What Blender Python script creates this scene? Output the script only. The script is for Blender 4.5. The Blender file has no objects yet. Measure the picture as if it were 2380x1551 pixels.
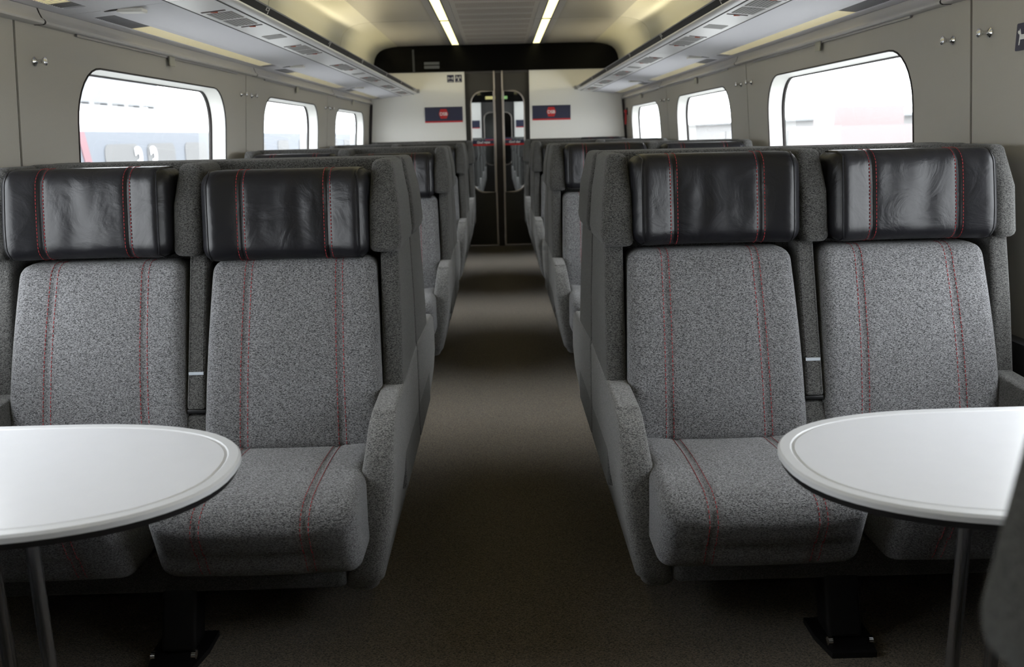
import bpy, bmesh, math, random
from mathutils import Vector, Matrix, noise

random.seed(4)
scene = bpy.context.scene
C = scene.collection
PI = math.pi

# ------------------------------------------------------------------ camera
F_PX = 2065.0
cam_d = bpy.data.cameras.new('camera')
cam_d.sensor_width = 36.0
cam_d.lens = 36.0 * F_PX / 2380.0
cam_d.clip_start = 0.02
cam_d.dof.use_dof = True
cam_d.dof.focus_distance = 2.45
cam_d.dof.aperture_fstop = 5.0
cam = bpy.data.objects.new('camera', cam_d)
C.objects.link(cam)
Rw = Matrix(((0.99961245, -0.02611005, 0.00965511),
             (-0.01512156, -0.21808131, 0.97581345),
             (-0.02337294, -0.97558127, -0.21839162)))   # world rows in (right, down, forward)
M = Matrix(((Rw[0][0], -Rw[0][1], -Rw[0][2], 0.0),
            (Rw[1][0], -Rw[1][1], -Rw[1][2], 0.0),
            (Rw[2][0], -Rw[2][1], -Rw[2][2], 1.22),
            (0, 0, 0, 1)))
cam.matrix_world = M
scene.camera = cam

# ------------------------------------------------------------------ world, exposure
SKY = 10.5
w = bpy.data.worlds.new('overcast')
scene.world = w
w.use_nodes = True
bgn = w.node_tree.nodes['Background']
bgn.inputs[0].default_value = (0.93, 0.97, 1.0, 1)
bgn.inputs[1].default_value = SKY
scene.view_settings.view_transform = 'Standard'
scene.view_settings.look = 'None'
scene.view_settings.gamma = 1.0
scene.view_settings.exposure = 0.0
scene.view_settings.use_curve_mapping = False
scene.cycles.max_bounces = 8
scene.cycles.diffuse_bounces = 5
scene.cycles.transparent_max_bounces = 16
scene.cycles.sample_clamp_indirect = 4.0

COVE = 26.0       # emission of the tube lamps lying on the racks
STRIP = 2.0      # emission of the ceiling strip lights
LOUVRE = 0.6     # emission of the lamps under the racks

# ------------------------------------------------------------------ materials
MATS = {}


def new_mat(name):
    m = bpy.data.materials.new(name)
    m.use_nodes = True
    MATS[name] = m
    return m, m.node_tree.nodes, m.node_tree.links, m.node_tree.nodes['Principled BSDF']


def plain(name, col, rough=0.5, metal=0.0, spec=0.5, nscale=0, namp=0.0, bump=0.0, coat=0.0):
    m, n, l, b = new_mat(name)
    b.inputs['Base Color'].default_value = (*col, 1)
    b.inputs['Roughness'].default_value = rough
    b.inputs['Metallic'].default_value = metal
    b.inputs['Specular IOR Level'].default_value = spec
    b.inputs['Coat Weight'].default_value = coat
    if nscale:
        tc = n.new('ShaderNodeTexCoord')
        nz = n.new('ShaderNodeTexNoise')
        nz.inputs['Scale'].default_value = nscale
        nz.inputs['Detail'].default_value = 3
        l.new(tc.outputs['Object'], nz.inputs['Vector'])
        if namp:
            mx = n.new('ShaderNodeMixRGB')
            mx.inputs[1].default_value = (*[c * (1 - namp) for c in col], 1)
            mx.inputs[2].default_value = (*[min(1, c * (1 + namp)) for c in col], 1)
            l.new(nz.outputs['Fac'], mx.inputs[0])
            l.new(mx.outputs[0], b.inputs['Base Color'])
        if bump:
            bp = n.new('ShaderNodeBump')
            bp.inputs['Strength'].default_value = bump
            bp.inputs['Distance'].default_value = 0.002
            l.new(nz.outputs['Fac'], bp.inputs['Height'])
            l.new(bp.outputs[0], b.inputs['Normal'])
    return m


def fabric(name, dark, light, scale, bump, contrast=(0.38, 0.62)):
    m, n, l, b = new_mat(name)
    tc = n.new('ShaderNodeTexCoord')
    mp = n.new('ShaderNodeMapping')
    mp.inputs['Rotation'].default_value = (0.15, 0.5, 0.3)
    mp.inputs['Scale'].default_value = (0.55, 0.8, 1.35)
    nz = n.new('ShaderNodeTexNoise')
    nz.inputs['Scale'].default_value = scale
    nz.inputs['Detail'].default_value = 1.5
    nz.inputs['Distortion'].default_value = 0.9
    cr = n.new('ShaderNodeValToRGB')
    cr.color_ramp.elements[0].position = contrast[0]
    cr.color_ramp.elements[0].color = (*dark, 1)
    cr.color_ramp.elements[1].position = contrast[1]
    cr.color_ramp.elements[1].color = (*light, 1)
    bp = n.new('ShaderNodeBump')
    bp.inputs['Strength'].default_value = bump
    bp.inputs['Distance'].default_value = 0.003
    l.new(tc.outputs['Object'], mp.inputs[0])
    l.new(mp.outputs[0], nz.inputs['Vector'])
    l.new(nz.outputs['Fac'], cr.inputs[0])
    l.new(cr.outputs[0], b.inputs['Base Color'])
    l.new(nz.outputs['Fac'], bp.inputs['Height'])
    l.new(bp.outputs[0], b.inputs['Normal'])
    b.inputs['Roughness'].default_value = 0.92
    b.inputs['Specular IOR Level'].default_value = 0.25
    b.inputs['Sheen Weight'].default_value = 0.15
    return m


def emis(name, col, s):
    m, n, l, b = new_mat(name)
    b.inputs['Base Color'].default_value = (*[c * 0.6 for c in col], 1)
    b.inputs['Emission Color'].default_value = (*col, 1)
    b.inputs['Emission Strength'].default_value = s
    return m


def glass_mat(name, tint, refl=1.0):
    m, n, l, b = new_mat(name)
    n.remove(b)
    out = n['Material Output']
    tr = n.new('ShaderNodeBsdfTransparent')
    tr.inputs[0].default_value = (*tint, 1)
    gl = n.new('ShaderNodeBsdfGlossy')
    gl.inputs['Roughness'].default_value = 0.02
    gl.inputs[0].default_value = (refl, refl, refl, 1)
    lw = n.new('ShaderNodeLayerWeight')
    lw.inputs[0].default_value = 0.5
    pw = n.new('ShaderNodeMath'); pw.operation = 'POWER'; pw.inputs[1].default_value = 5.0
    ml = n.new('ShaderNodeMath'); ml.operation = 'MULTIPLY_ADD'; ml.inputs[1].default_value = 0.9; ml.inputs[2].default_value = 0.05
    l.new(lw.outputs['Facing'], pw.inputs[0]); l.new(pw.outputs[0], ml.inputs[0])
    mx = n.new('ShaderNodeMixShader')
    l.new(ml.outputs[0], mx.inputs[0])
    l.new(tr.outputs[0], mx.inputs[1])
    l.new(gl.outputs[0], mx.inputs[2])
    l.new(mx.outputs[0], out.inputs[0])
    return m


cushion_m = fabric('light_grey_upholstery', (0.024, 0.0245, 0.026), (0.20, 0.20, 0.208), 470, 0.9)
shell_m = fabric('dark_grey_upholstery', (0.008, 0.008, 0.008), (0.092, 0.091, 0.087), 480, 0.9)
arm_m = fabric('armrest_upholstery', (0.030, 0.030, 0.030), (0.19, 0.187, 0.183), 480, 0.8)
carpet_m = fabric('carpet_pile', (0.016, 0.012, 0.007), (0.125, 0.096, 0.062), 400, 0.9)
thread_m = plain('red_thread', (0.22, 0.010, 0.014), 0.8)
wall_m = plain('wall_laminate', (0.40, 0.38, 0.335), 0.5, 0, 0.35, 500, 0.05, 0.08)
white_m = plain('white_laminate', (0.80, 0.79, 0.75), 0.4)
jamb_m = plain('window_jamb_white', (0.80, 0.80, 0.77), 0.45)
ceil_m = plain('ceiling_laminate', (0.31, 0.30, 0.29), 0.42, 0, 0.4)
cove_m = plain('cove_satin_cream', (0.44, 0.43, 0.355), 0.30, 0, 0.5)
perf_m = plain('ceiling_grille_grey', (0.27, 0.257, 0.25), 0.5)
slot_m = plain('ceiling_slot_brown', (0.21, 0.19, 0.175), 0.6)
alu_m = plain('brushed_aluminium', (0.90, 0.90, 0.90), 0.36, 0.35, 0.5, 300, 0.04, 0.02)
alud_m = plain('grey_aluminium', (0.36, 0.36, 0.38), 0.35, 0.7)
under_m = plain('rack_underside_grey', (0.72, 0.72, 0.76), 0.55, 0, 0.3, 900, 0.06, 0.05)
cass_m = plain('blind_cassette_grey', (0.50, 0.485, 0.47), 0.35, 0.1, 0.5)
black_m = plain('black_plastic', (0.007, 0.007, 0.008), 0.45, 0, 0.25)
blackg_m = plain('black_gloss_glass', (0.002, 0.002, 0.0022), 0.2, 0, 0.06)
seam_m = plain('dark_rubber_seal', (0.012, 0.008, 0.008), 0.6)
door_m = plain('door_dark_grey', (0.030, 0.028, 0.025), 0.45)
portal_m = plain('door_surround_dark', (0.040, 0.036, 0.038), 0.4)
beige_m = plain('beige_metal_trim', (0.45, 0.40, 0.36), 0.35, 0.5)
chrome_m = plain('chrome', (0.75, 0.75, 0.76), 0.12, 1.0)
steel_m = plain('dark_steel', (0.30, 0.30, 0.31), 0.25, 0.95)
navy_m = plain('navy_vinyl', (0.016, 0.018, 0.052), 0.4)
red_m = plain('red_vinyl', (0.50, 0.014, 0.016), 0.4)
letter_m = plain('white_print', (0.80, 0.80, 0.80), 0.5)
greyprint_m = plain('grey_print', (0.10, 0.11, 0.13), 0.5)
mech_m = plain('dark_reading_lamp_slot', (0.03, 0.015, 0.012), 0.4)
orange_m = plain('orange_indicator', (0.45, 0.07, 0.02), 0.5)
vent_m = plain('vent_grille_grey', (0.30, 0.295, 0.285), 0.5, 0.2)
heater_m = plain('lower_wall_dark', (0.035, 0.036, 0.042), 0.5)
table_m = plain('table_laminate', (0.54, 0.545, 0.57), 0.22, 0, 0.5, 30, 0.02)
rim_m = plain('table_rim_grey', (0.48, 0.485, 0.50), 0.3)
tunder_m = plain('table_underside_black', (0.010, 0.010, 0.012), 0.4)
lamp_m = emis('strip_light_diffuser', (1.0, 0.92, 0.48), STRIP)
cove_l = emis('warm_tube_lamp', (1.0, 0.88, 0.55), COVE)
louvre_l = emis('underrack_lamp_diffuser', (1.0, 0.88, 0.50), LOUVRE)
exit_l = emis('exit_sign_panel', (0.22, 0.42, 0.14), 0.9)
sign_l = emis('yellow_sign_light', (0.62, 0.55, 0.22), 0.8)
pane_m = glass_mat('window_glass', (0.975, 0.978, 0.98), 0.8)
dglass_m = glass_mat('door_glass', (0.62, 0.64, 0.64), 0.8)

# leather
m, n, l, b = new_mat('black_leather')
tc = n.new('ShaderNodeTexCoord')
nz = n.new('ShaderNodeTexNoise'); nz.inputs['Scale'].default_value = 420; nz.inputs['Detail'].default_value = 3
nb = n.new('ShaderNodeTexNoise'); nb.inputs['Scale'].default_value = 11; nb.inputs['Detail'].default_value = 4; nb.inputs['Distortion'].default_value = 1.2
bp = n.new('ShaderNodeBump'); bp.inputs['Strength'].default_value = 0.12; bp.inputs['Distance'].default_value = 0.001
bp2 = n.new('ShaderNodeBump'); bp2.inputs['Strength'].default_value = 0.3; bp2.inputs['Distance'].default_value = 0.012
l.new(tc.outputs['Object'], nz.inputs['Vector']); l.new(tc.outputs['Object'], nb.inputs['Vector'])
l.new(nz.outputs['Fac'], bp.inputs['Height']); l.new(nb.outputs['Fac'], bp2.inputs['Height'])
l.new(bp2.outputs[0], bp.inputs['Normal']); l.new(bp.outputs[0], b.inputs['Normal'])
b.inputs['Base Color'].default_value = (0.007, 0.007, 0.009, 1)
b.inputs['Roughness'].default_value = 0.37
b.inputs['Specular IOR Level'].default_value = 0.27
leather_m = m

# ------------------------------------------------------------------ geometry helpers


class MB:
    """collects vertices and faces, links them as ONE mesh object"""

    def __init__(s):
        s.v = []; s.f = []; s.mi = []

    def add(s, v, f, mi=0):
        o = len(s.v)
        s.v += [tuple(p) for p in v]
        s.f += [tuple(i + o for i in q) for q in f]
        s.mi += [mi] * len(f)
        return s

    def box(s, x0, x1, y0, y1, z0, z1, mi=0):
        v = [(x, y, z) for x in (x0, x1) for y in (y0, y1) for z in (z0, z1)]
        f = [(0, 1, 3, 2), (4, 6, 7, 5), (0, 4, 5, 1), (2, 3, 7, 6), (0, 2, 6, 4), (1, 5, 7, 3)]
        return s.add(v, f, mi)

    def tube(s, pts, r, k=10, mi=0, cap=True, closed=False):
        pts = [Vector(p) for p in pts]
        n_ = len(pts); v = []
        up = None
        for i, p in enumerate(pts):
            if closed:
                t = (pts[(i + 1) % n_] - pts[i - 1]).normalized()
            else:
                t = (pts[min(i + 1, n_ - 1)] - pts[max(i - 1, 0)]).normalized()
            if up is None:
                up = Vector((0, 0, 1)) if abs(t.z) < 0.9 else Vector((1, 0, 0))
            a = t.cross(up).normalized(); up = a.cross(t).normalized()
            rr = r[i] if isinstance(r, (list, tuple)) else r
            for j in range(k):
                q = 2 * PI * j / k
                v.append(p + a * math.cos(q) * rr + up * math.sin(q) * rr)
        f = []
        for i in range(n_ if closed else n_ - 1):
            for j in range(k):
                a0 = i * k + j; a1 = i * k + (j + 1) % k
                b0 = ((i + 1) % n_) * k + j; b1 = ((i + 1) % n_) * k + (j + 1) % k
                f.append((a0, a1, b1, b0))
        if cap and not closed:
            f.append(tuple(range(k))); f.append(tuple(range((n_ - 1) * k, n_ * k)))
        return s.add(v, f, mi)

    def prism(s, poly, lo, hi, axis='z', mi=0):
        """poly 2D extruded between lo and hi along axis"""
        k = len(poly)

        def P(p, h):
            if axis == 'z': return (p[0], p[1], h)
            if axis == 'y': return (p[0], h, p[1])
            return (h, p[0], p[1])
        v = [P(p, lo) for p in poly] + [P(p, hi) for p in poly]
        f = [tuple(range(k)), tuple(range(2 * k - 1, k - 1, -1))]
        f += [(i, (i + 1) % k, (i + 1) % k + k, i + k) for i in range(k)]
        return s.add(v, f, mi)

    def mesh(s, name, mats, smooth=None, xf=None):
        v = [xf(*p) for p in s.v] if xf else s.v
        me = bpy.data.meshes.new(name)
        me.from_pydata(v, [], s.f)
        if not isinstance(mats, (list, tuple)): mats = [mats]
        for m_ in mats: me.materials.append(m_)
        for p, mi in zip(me.polygons, s.mi): p.material_index = mi
        bm = bmesh.new(); bm.from_mesh(me)
        bmesh.ops.recalc_face_normals(bm, faces=bm.faces)
        bm.to_mesh(me); bm.free()
        if smooth is not None:
            me.shade_smooth()
            if smooth < 179: me.set_sharp_from_angle(angle=math.radians(smooth))
        return me


def link(name, me, parent=None, loc=(0, 0, 0), rz=0.0):
    o = bpy.data.objects.new(name, me)
    C.objects.link(o)
    o.location = loc; o.rotation_euler = (0, 0, rz)
    if parent: o.parent = parent
    return o


def tag(o, label=None, cat=None, group=None, kind=None):
    if label: o['label'] = label
    if cat: o['category'] = cat
    if group: o['group'] = group
    if kind: o['kind'] = kind
    return o


def empty(name, loc=(0, 0, 0), rz=0.0, parent=None):
    return link(name, None, parent, loc, rz)


def rmap(p, h, r):
    q = [max(-(h[i] - r), min(h[i] - r, p[i])) for i in range(3)]
    d = Vector([p[i] - q[i] for i in range(3)])
    L = d.length
    if L < 1e-9: return tuple(p)
    d *= r / L
    return (q[0] + d.x, q[1] + d.y, q[2] + d.z)


def axis_pts(h, r, k, n_, extra=()):
    a = [-h + r * i / k for i in range(k)]
    inner = [-(h - r) + 2 * (h - r) * i / n_ for i in range(n_ + 1)]
    inner = sorted(set([round(x, 5) for x in inner] + [round(e, 5) for e in extra]))
    b_ = [h - r + r * (i + 1) / k for i in range(k)]
    return a + inner + b_


def rbox(size, r, n_=(6, 2, 6), k=3, extra=((), (), ()), warp=None):
    h = [x / 2 for x in size]
    A = [axis_pts(h[i], r, k, n_[i], extra[i]) for i in range(3)]
    N = [len(a) - 1 for a in A]
    idx = {}; v = []; f = []

    def g(i, j, m_):
        key = (i, j, m_)
        if key not in idx:
            p = rmap((A[0][i], A[1][j], A[2][m_]), h, r)
            if warp: p = warp(*p)
            idx[key] = len(v); v.append(p)
        return idx[key]
    for i in range(N[0]):
        for j in range(N[1]):
            for z in (0, N[2]): f.append((g(i, j, z), g(i + 1, j, z), g(i + 1, j + 1, z), g(i, j + 1, z)))
    for i in range(N[0]):
        for m_ in range(N[2]):
            for y in (0, N[1]): f.append((g(i, y, m_), g(i + 1, y, m_), g(i + 1, y, m_ + 1), g(i, y, m_ + 1)))
    for j in range(N[1]):
        for m_ in range(N[2]):
            for x in (0, N[0]): f.append((g(x, j, m_), g(x, j + 1, m_), g(x, j + 1, m_ + 1), g(x, j, m_ + 1)))
    return v, f


def loft(levels, k=3, rt=0.0, rb=0.0):
    """levels: (z, u0, u1, d0, d1, r) rounded rectangles stacked in z; rt/rb round top and bottom"""
    def inset(L, a, dz):
        z, u0, u1, d0, d1, r = L
        return (z + dz, u0 + a, u1 - a, d0 + a, d1 - a, max(r - a * 0.5, 0.002))
    L = list(levels)
    if rb:
        b_ = L[0]
        base = [inset(b_, rb * (1 - math.sin(t)), rb * (1 - math.cos(t))) for t in (0, PI / 6, PI / 3)]
        L = base + [(b_[0] + rb,) + tuple(b_[1:])] + [q for q in L[1:] if q[0] > b_[0] + rb + 1e-4]
    if rt:
        t_ = L[-1]
        top = [inset(t_, rt * (1 - math.cos(t)), -rt + rt * math.sin(t)) for t in (PI / 6, PI / 3, PI / 2)]
        L = [q for q in L[:-1] if q[0] < t_[0] - rt - 1e-4] + [(t_[0] - rt,) + tuple(t_[1:])] + top
    v = []; f = []
    n_ = 4 * (k + 1)
    for (z, u0, u1, d0, d1, r) in L:
        r = min(r, (u1 - u0) / 2 - 1e-4, (d1 - d0) / 2 - 1e-4)
        for (cx, cy, a0) in ((u1 - r, d1 - r, 0), (u0 + r, d1 - r, PI / 2), (u0 + r, d0 + r, PI), (u1 - r, d0 + r, 1.5 * PI)):
            for i in range(k + 1):
                a = a0 + PI / 2 * i / k
                v.append((cx + r * math.cos(a), cy + r * math.sin(a), z))
    for i in range(len(L) - 1):
        for j in range(n_):
            f.append((i * n_ + j, i * n_ + (j + 1) % n_, (i + 1) * n_ + (j + 1) % n_, (i + 1) * n_ + j))
    f.append(tuple(range(n_))); f.append(tuple(range((len(L) - 1) * n_, len(L) * n_)))
    return v, f


def dashes(mb, path, dash=0.0075, gap=0.004, w_=0.0009):
    path = [Vector(p) for p in path]
    seg = []
    acc = 0; on = True; left = dash; cur = path[0].copy(); start = path[0].copy()
    for i in range(len(path) - 1):
        a, b_ = path[i], path[i + 1]
        L = (b_ - a).length
        if L < 1e-7: continue
        t = 0
        while L - t > left:
            t += left
            p = a + (b_ - a) * (t / L)
            if on: seg.append((start.copy(), p)); left = gap
            else: start = p.copy(); left = dash
            on = not on
        left -= (L - t)
    for a, b_ in seg:
        t = (b_ - a)
        if t.length < 1e-5: continue
        t.normalize()
        up = Vector((0, 1, 0)) if abs(t.y) < 0.8 else Vector((0, 0, 1))
        s_ = t.cross(up).normalized() * w_
        n_ = s_.cross(t).normalized() * w_
        mb.add([a + s_, a + n_, a - s_, a - n_, b_ + s_, b_ + n_, b_ - s_, b_ - n_],
               [(0, 1, 5, 4), (1, 2, 6, 5), (2, 3, 7, 6), (3, 0, 4, 7), (0, 3, 2, 1), (4, 5, 6, 7)])


def text_mesh(txt, size, mat, shear=0.0, bold=0.0, ext=0.001):
    cu = bpy.data.curves.new('lettering', 'FONT')
    cu.body = txt; cu.size = size; cu.extrude = ext; cu.offset = bold; cu.shear = shear
    cu.align_x = 'CENTER'; cu.align_y = 'CENTER'
    ob = bpy.data.objects.new('lettering', cu)
    C.objects.link(ob)
    dg = bpy.context.evaluated_depsgraph_get()
    me = bpy.data.meshes.new_from_object(ob.evaluated_get(dg))
    bpy.data.objects.remove(ob); bpy.data.curves.remove(cu)
    me.materials.clear(); me.materials.append(mat)
    for p in me.polygons: p.material_index = 0
    return me


def rrect(y0, y1, z0, z1, r, k=8):
    P = []
    for (cy, cz, a0) in ((y1 - r, z1 - r, 0), (y0 + r, z1 - r, PI / 2), (y0 + r, z0 + r, PI), (y1 - r, z0 + r, 1.5 * PI)):
        for i in range(k + 1):
            a = a0 + PI / 2 * i / k
            P.append((cy + r * math.cos(a), cz + r * math.sin(a)))
    return P


def plate_with_hole(outer, hole, fn):
    """triangulated sheet with a hole, mapped by fn(p)->(x,y,z)"""
    bm = bmesh.new()
    ed = []
    for loop in (outer, hole):
        vs = [bm.verts.new((p[0], p[1], 0)) for p in loop]
        ed += [bm.edges.new((vs[i], vs[(i + 1) % len(vs)])) for i in range(len(vs))]
    bmesh.ops.triangle_fill(bm, use_beauty=True, use_dissolve=False, edges=ed)
    bm.verts.index_update()
    v = [fn(q.co.x, q.co.y) for q in bm.verts]
    f = [tuple(q.index for q in p.verts) for p in bm.faces]
    bm.free()
    return v, f


# ------------------------------------------------------------------ carriage body
Y0, Y1 = -2.10, 9.98            # this saloon; the end wall stands at Y1
AISLE = 0.268


def wx(z):                      # half width of the leaning side wall at height z
    return 1.385 - 0.085 * (max(z, 0.85) - 1.5)


def carpet(name, y0, y1):
    mb = MB(); mb.box(-1.5, 1.5, y0, y1, -0.06, 0.0)
    return tag(link(name, mb.mesh(name, carpet_m)), kind='structure')


carpet('floor', Y0, Y1 + 0.02)

SEAMS = [-2.10, 0.30, 2.70, 5.10, 7.50, 9.98]
WZ0, WZ1 = 0.76, 1.478


def side_wall(s, seams, name, win_no, rear=False):
    side = 'left' if s < 0 else 'right'
    mb = MB()
    # backing strip that shows dark through the joints, plus the low heater duct
    a, b_ = seams[0], seams[-1]
    for y in seams[1:-1]:
        mb.prism([(s * (wx(0.0) + 0.005), 0), (s * (wx(.85) + 0.005), 0.85), (s * (wx(1.72) + 0.005), 1.72),
                  (s * (wx(1.72) + 0.03), 1.72), (s * (wx(.85) + 0.03), 0.85), (s * (wx(0) + 0.03), 0)], y - 0.03, y + 0.03, 'y')
    root = tag(link(name, mb.mesh(name, seam_m)), kind='structure')
    mb = MB()
    mb.box(s * 1.395, s * 1.46, a, b_, 0.0, 0.635)
    link('lower_panel', mb.mesh('lower_panel', heater_m), root)
    for i in range(len(seams) - 1):
        y0, y1 = seams[i] + 0.0058, seams[i + 1] - 0.0058
        wide = (seams[i + 1] - seams[i]) > 2.2
        c = (seams[i] + seams[i + 1]) / 2 - (0.04 if i == len(seams) - 2 and not rear else 0.0)
        hw = 0.825 if wide else 0.6
        hole = rrect(c - hw, c + hw, WZ0, WZ1, 0.185, 8)
        fn = lambda y, z: (s * wx(z), y, z)
        outer = [(y0, 0.62), (y1, 0.62), (y1, 0.85), (y1, 1.72), (y0, 1.72), (y0, 0.85)]
        v, f = plate_with_hole(outer, hole, fn)
        mb = MB(); mb.add(v, f)
        # outer skin of the wall for thickness
        fn2 = lambda y, z: (s * (wx(z) + 0.085), y, z)
        v, f = plate_with_hole([(y0 - .01, 0.3), (y1 + .01, 0.3), (y1 + .01, 0.85), (y1 + .01, 1.75), (y0 - .01, 1.75), (y0 - .01, 0.85)],
                               rrect(c - hw + .012, c + hw - .012, WZ0 + .012, WZ1 - .012, 0.175, 8), fn2)
        mb.add(v, f)
        # joint edges
        for y in (y0, y1):
            mb.add([(s * wx(0.62), y, 0.62), (s * wx(.85), y, 0.85), (s * wx(1.72), y, 1.72),
                    (s * (wx(1.72) + .012), y, 1.72), (s * (wx(.85) + .012), y, 0.85), (s * (wx(.62) + .012), y, 0.62)],
                   [(0, 1, 2, 3, 4, 5)])
        link('wall_panel', mb.mesh('wall_panel', wall_m), root)
        # window: jamb, gasket, pane
        hin = rrect(c - hw + .012, c + hw - .012, WZ0 + .012, WZ1 - .012, 0.175, 8)
        k = len(hole)
        mb = MB()
        v = [(s * wx(p[1]), p[0], p[1]) for p in hole] + [(s * (wx(p[1]) + 0.072), p[0], p[1]) for p in hin]
        mb.add(v, [(j, (j + 1) % k, (j + 1) % k + k, j + k) for j in range(k)])
        win = tag(link('window_%d' % win_no[0], mb.mesh('window_jamb', jamb_m, 40)), kind='structure')
        win_no[0] += 1
        mb = MB()
        mb.tube([(s * (wx(p[1]) + 0.000), p[0], p[1]) for p in hole], 0.0035, 6, closed=True)
        link('edge_seal', mb.mesh('edge_seal', seam_m, 60), win)
        hin2 = rrect(c - hw + .018, c + hw - .018, WZ0 + .018, WZ1 - .017, 0.17, 8)
        mb = MB()
        v = [(s * (wx(p[1]) + .066), p[0], p[1]) for p in hin] + [(s * (wx(p[1]) + .071), p[0], p[1]) for p in hin2]
        v += [(s * (wx(p[1]) + .078), p[0], p[1]) for p in hin2]
        mb.add(v, [(j, (j + 1) % k, (j + 1) % k + k, j + k) for j in range(k)] +
               [(j + k, (j + 1) % k + k, (j + 1) % k + 2 * k, j + 2 * k) for j in range(k)])
        link('gasket', mb.mesh('gasket', seam_m, 60), win)
        mb = MB()
        v = [(s * (wx(p[1]) + .073), p[0], p[1]) for p in hin]
        mb.add(v, [tuple(range(k))])
        link('pane', mb.mesh('pane', pane_m), win)
    return root


win_no = [1]
side_wall(-1, SEAMS, 'wall_left', win_no)
side_wall(1, SEAMS, 'wall_right', win_no)

# ceiling cross section (half)
PROF = [(0.53, 2.172), (0.80, 2.172), (1.05, 2.168), (1.12, 2.160), (1.19, 2.145), (1.24, 2.122), (1.275, 2.09),
        (1.298, 2.05), (1.312, 2.00), (1.32, 1.93), (1.33, 1.80), (1.35, 1.66)]
CSEAMS = [-2.10, 0.67, 3.07, 5.47, 7.87, 9.98]


def ceiling(name, seams, low=False):
    mb = MB()
    mb.box(-1.5, 1.5, seams[0], seams[-1], 2.22, 2.26)
    for s in (-1, 1):
        mb.box(s * 1.42, s * 1.5, seams[0], seams[-1], 1.6, 2.24)
        for y in seams[1:-1]:
            v = [(s * (x + .002), y - .02, z + .002) for x, z in PROF] + [(s * (x + .002), y + .02, z + .002) for x, z in PROF]
            k = len(PROF)
            mb.add(v, [(j, j + 1, j + 1 + k, j + k) for j in range(k - 1)])
    root = tag(link(name, mb.mesh(name, seam_m)), kind='structure')
    for i in range(len(seams) - 1):
        y0, y1 = seams[i] + (0.006 if i else 0), seams[i + 1] - 0.006
        for s in (-1, 1):
            mb = MB()
            k = len(PROF)
            v = [(s * x, y0, z) for x, z in PROF] + [(s * x, y1, z) for x, z in PROF]
            v += [(s * (x + .02), y0, z + .02) for x, z in PROF] + [(s * (x + .02), y1, z + .02) for x, z in PROF]
            f = [(j, j + 1, j + 1 + k, j + k) for j in range(k - 1)]
            mb.add(v, f, 0)
            mb.add(v, [(2 * k + j, 2 * k + j + 1, 3 * k + j + 1, 3 * k + j) for j in range(k - 1)] +
                   [(j, j + 1, 2 * k + j + 1, 2 * k + j) for j in range(k - 1)] +
                   [(k + j, k + j + 1, 3 * k + j + 1, 3 * k + j) for j in range(k - 1)])
            me = mb.mesh('cove_panel', [ceil_m, cove_m], 35)
            for p in me.polygons:
                if abs(p.center.x) > 1.0: p.material_index = 1
            link('cove_panel', me, root)
        # centre grille panel with rows of slots
        mb = MB()
        mb.box(-0.333, 0.333, y0, y1, 2.170, 2.185)
        g = link('grille_panel', mb.mesh('grille_panel', perf_m), root)
        mb = MB()
        L = y1 - y0; nr = max(1, int(round(L / 0.343)))
        for r_ in range(nr):
            ya = y0 + (r_ + 0.15) * L / nr; yb = ya + 0.23
            for q in range(46):
                x = -0.29 + 0.58 * q / 45
                mb.box(x - 0.0035, x + 0.0035, ya, yb, 2.1688, 2.171)
        tag(link('slot_rows', mb.mesh('slot_rows', slot_m), g), kind='stuff')
    return root


ceiling('ceiling', CSEAMS)

# ceiling strip lights: one lamp unit per ceiling module and side
LL = {-1: 'left', 1: 'right'}
PLACE = ['behind the viewpoint', 'above the viewpoint', 'third from the black header',
         'second from the black header', 'ending at the black header']
for i in range(len(CSEAMS) - 1):
    y0, y1 = CSEAMS[i] + 0.006, CSEAMS[i + 1] - (0.05 if i == 4 else 0.006)
    for s in (-1, 1):
        t = empty('ceiling_light', (s * 0.43, y0, 2.17))
        tag(t, 'pale yellow ceiling strip light %s of the grille, %s' % (LL[s], PLACE[i]), 'light', 'ceiling strip lights')
        L = y1 - y0
        mb = MB()
        a = 0.045
        mb.box(-0.105, 0.105, 0, L, 0.012, 0.03)
        mb.box(-0.097, -a, 0, L, -0.003, 0.012); mb.box(a, 0.097, 0, L, -0.003, 0.012)
        link('housing', mb.mesh('housing', alud_m), t)
        mb = MB()
        mb.box(-0.036, 0.036, 0.03, L * (1.0) - 0.005, 0.000, 0.010)
        link('diffuser', mb.mesh('diffuser', lamp_m), t)
        mb = MB()
        mb.box(-0.045, 0.045, -0.004, 0.012, -0.004, 0.012)
        for x in (-0.0405, 0.0405): mb.box(x - 0.0045, x + 0.0045, 0, L, -0.0035, 0.010)
        link('edge_strip', mb.mesh('edge_strip', black_m), t)

# ------------------------------------------------------------------ end wall with double door


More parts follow.
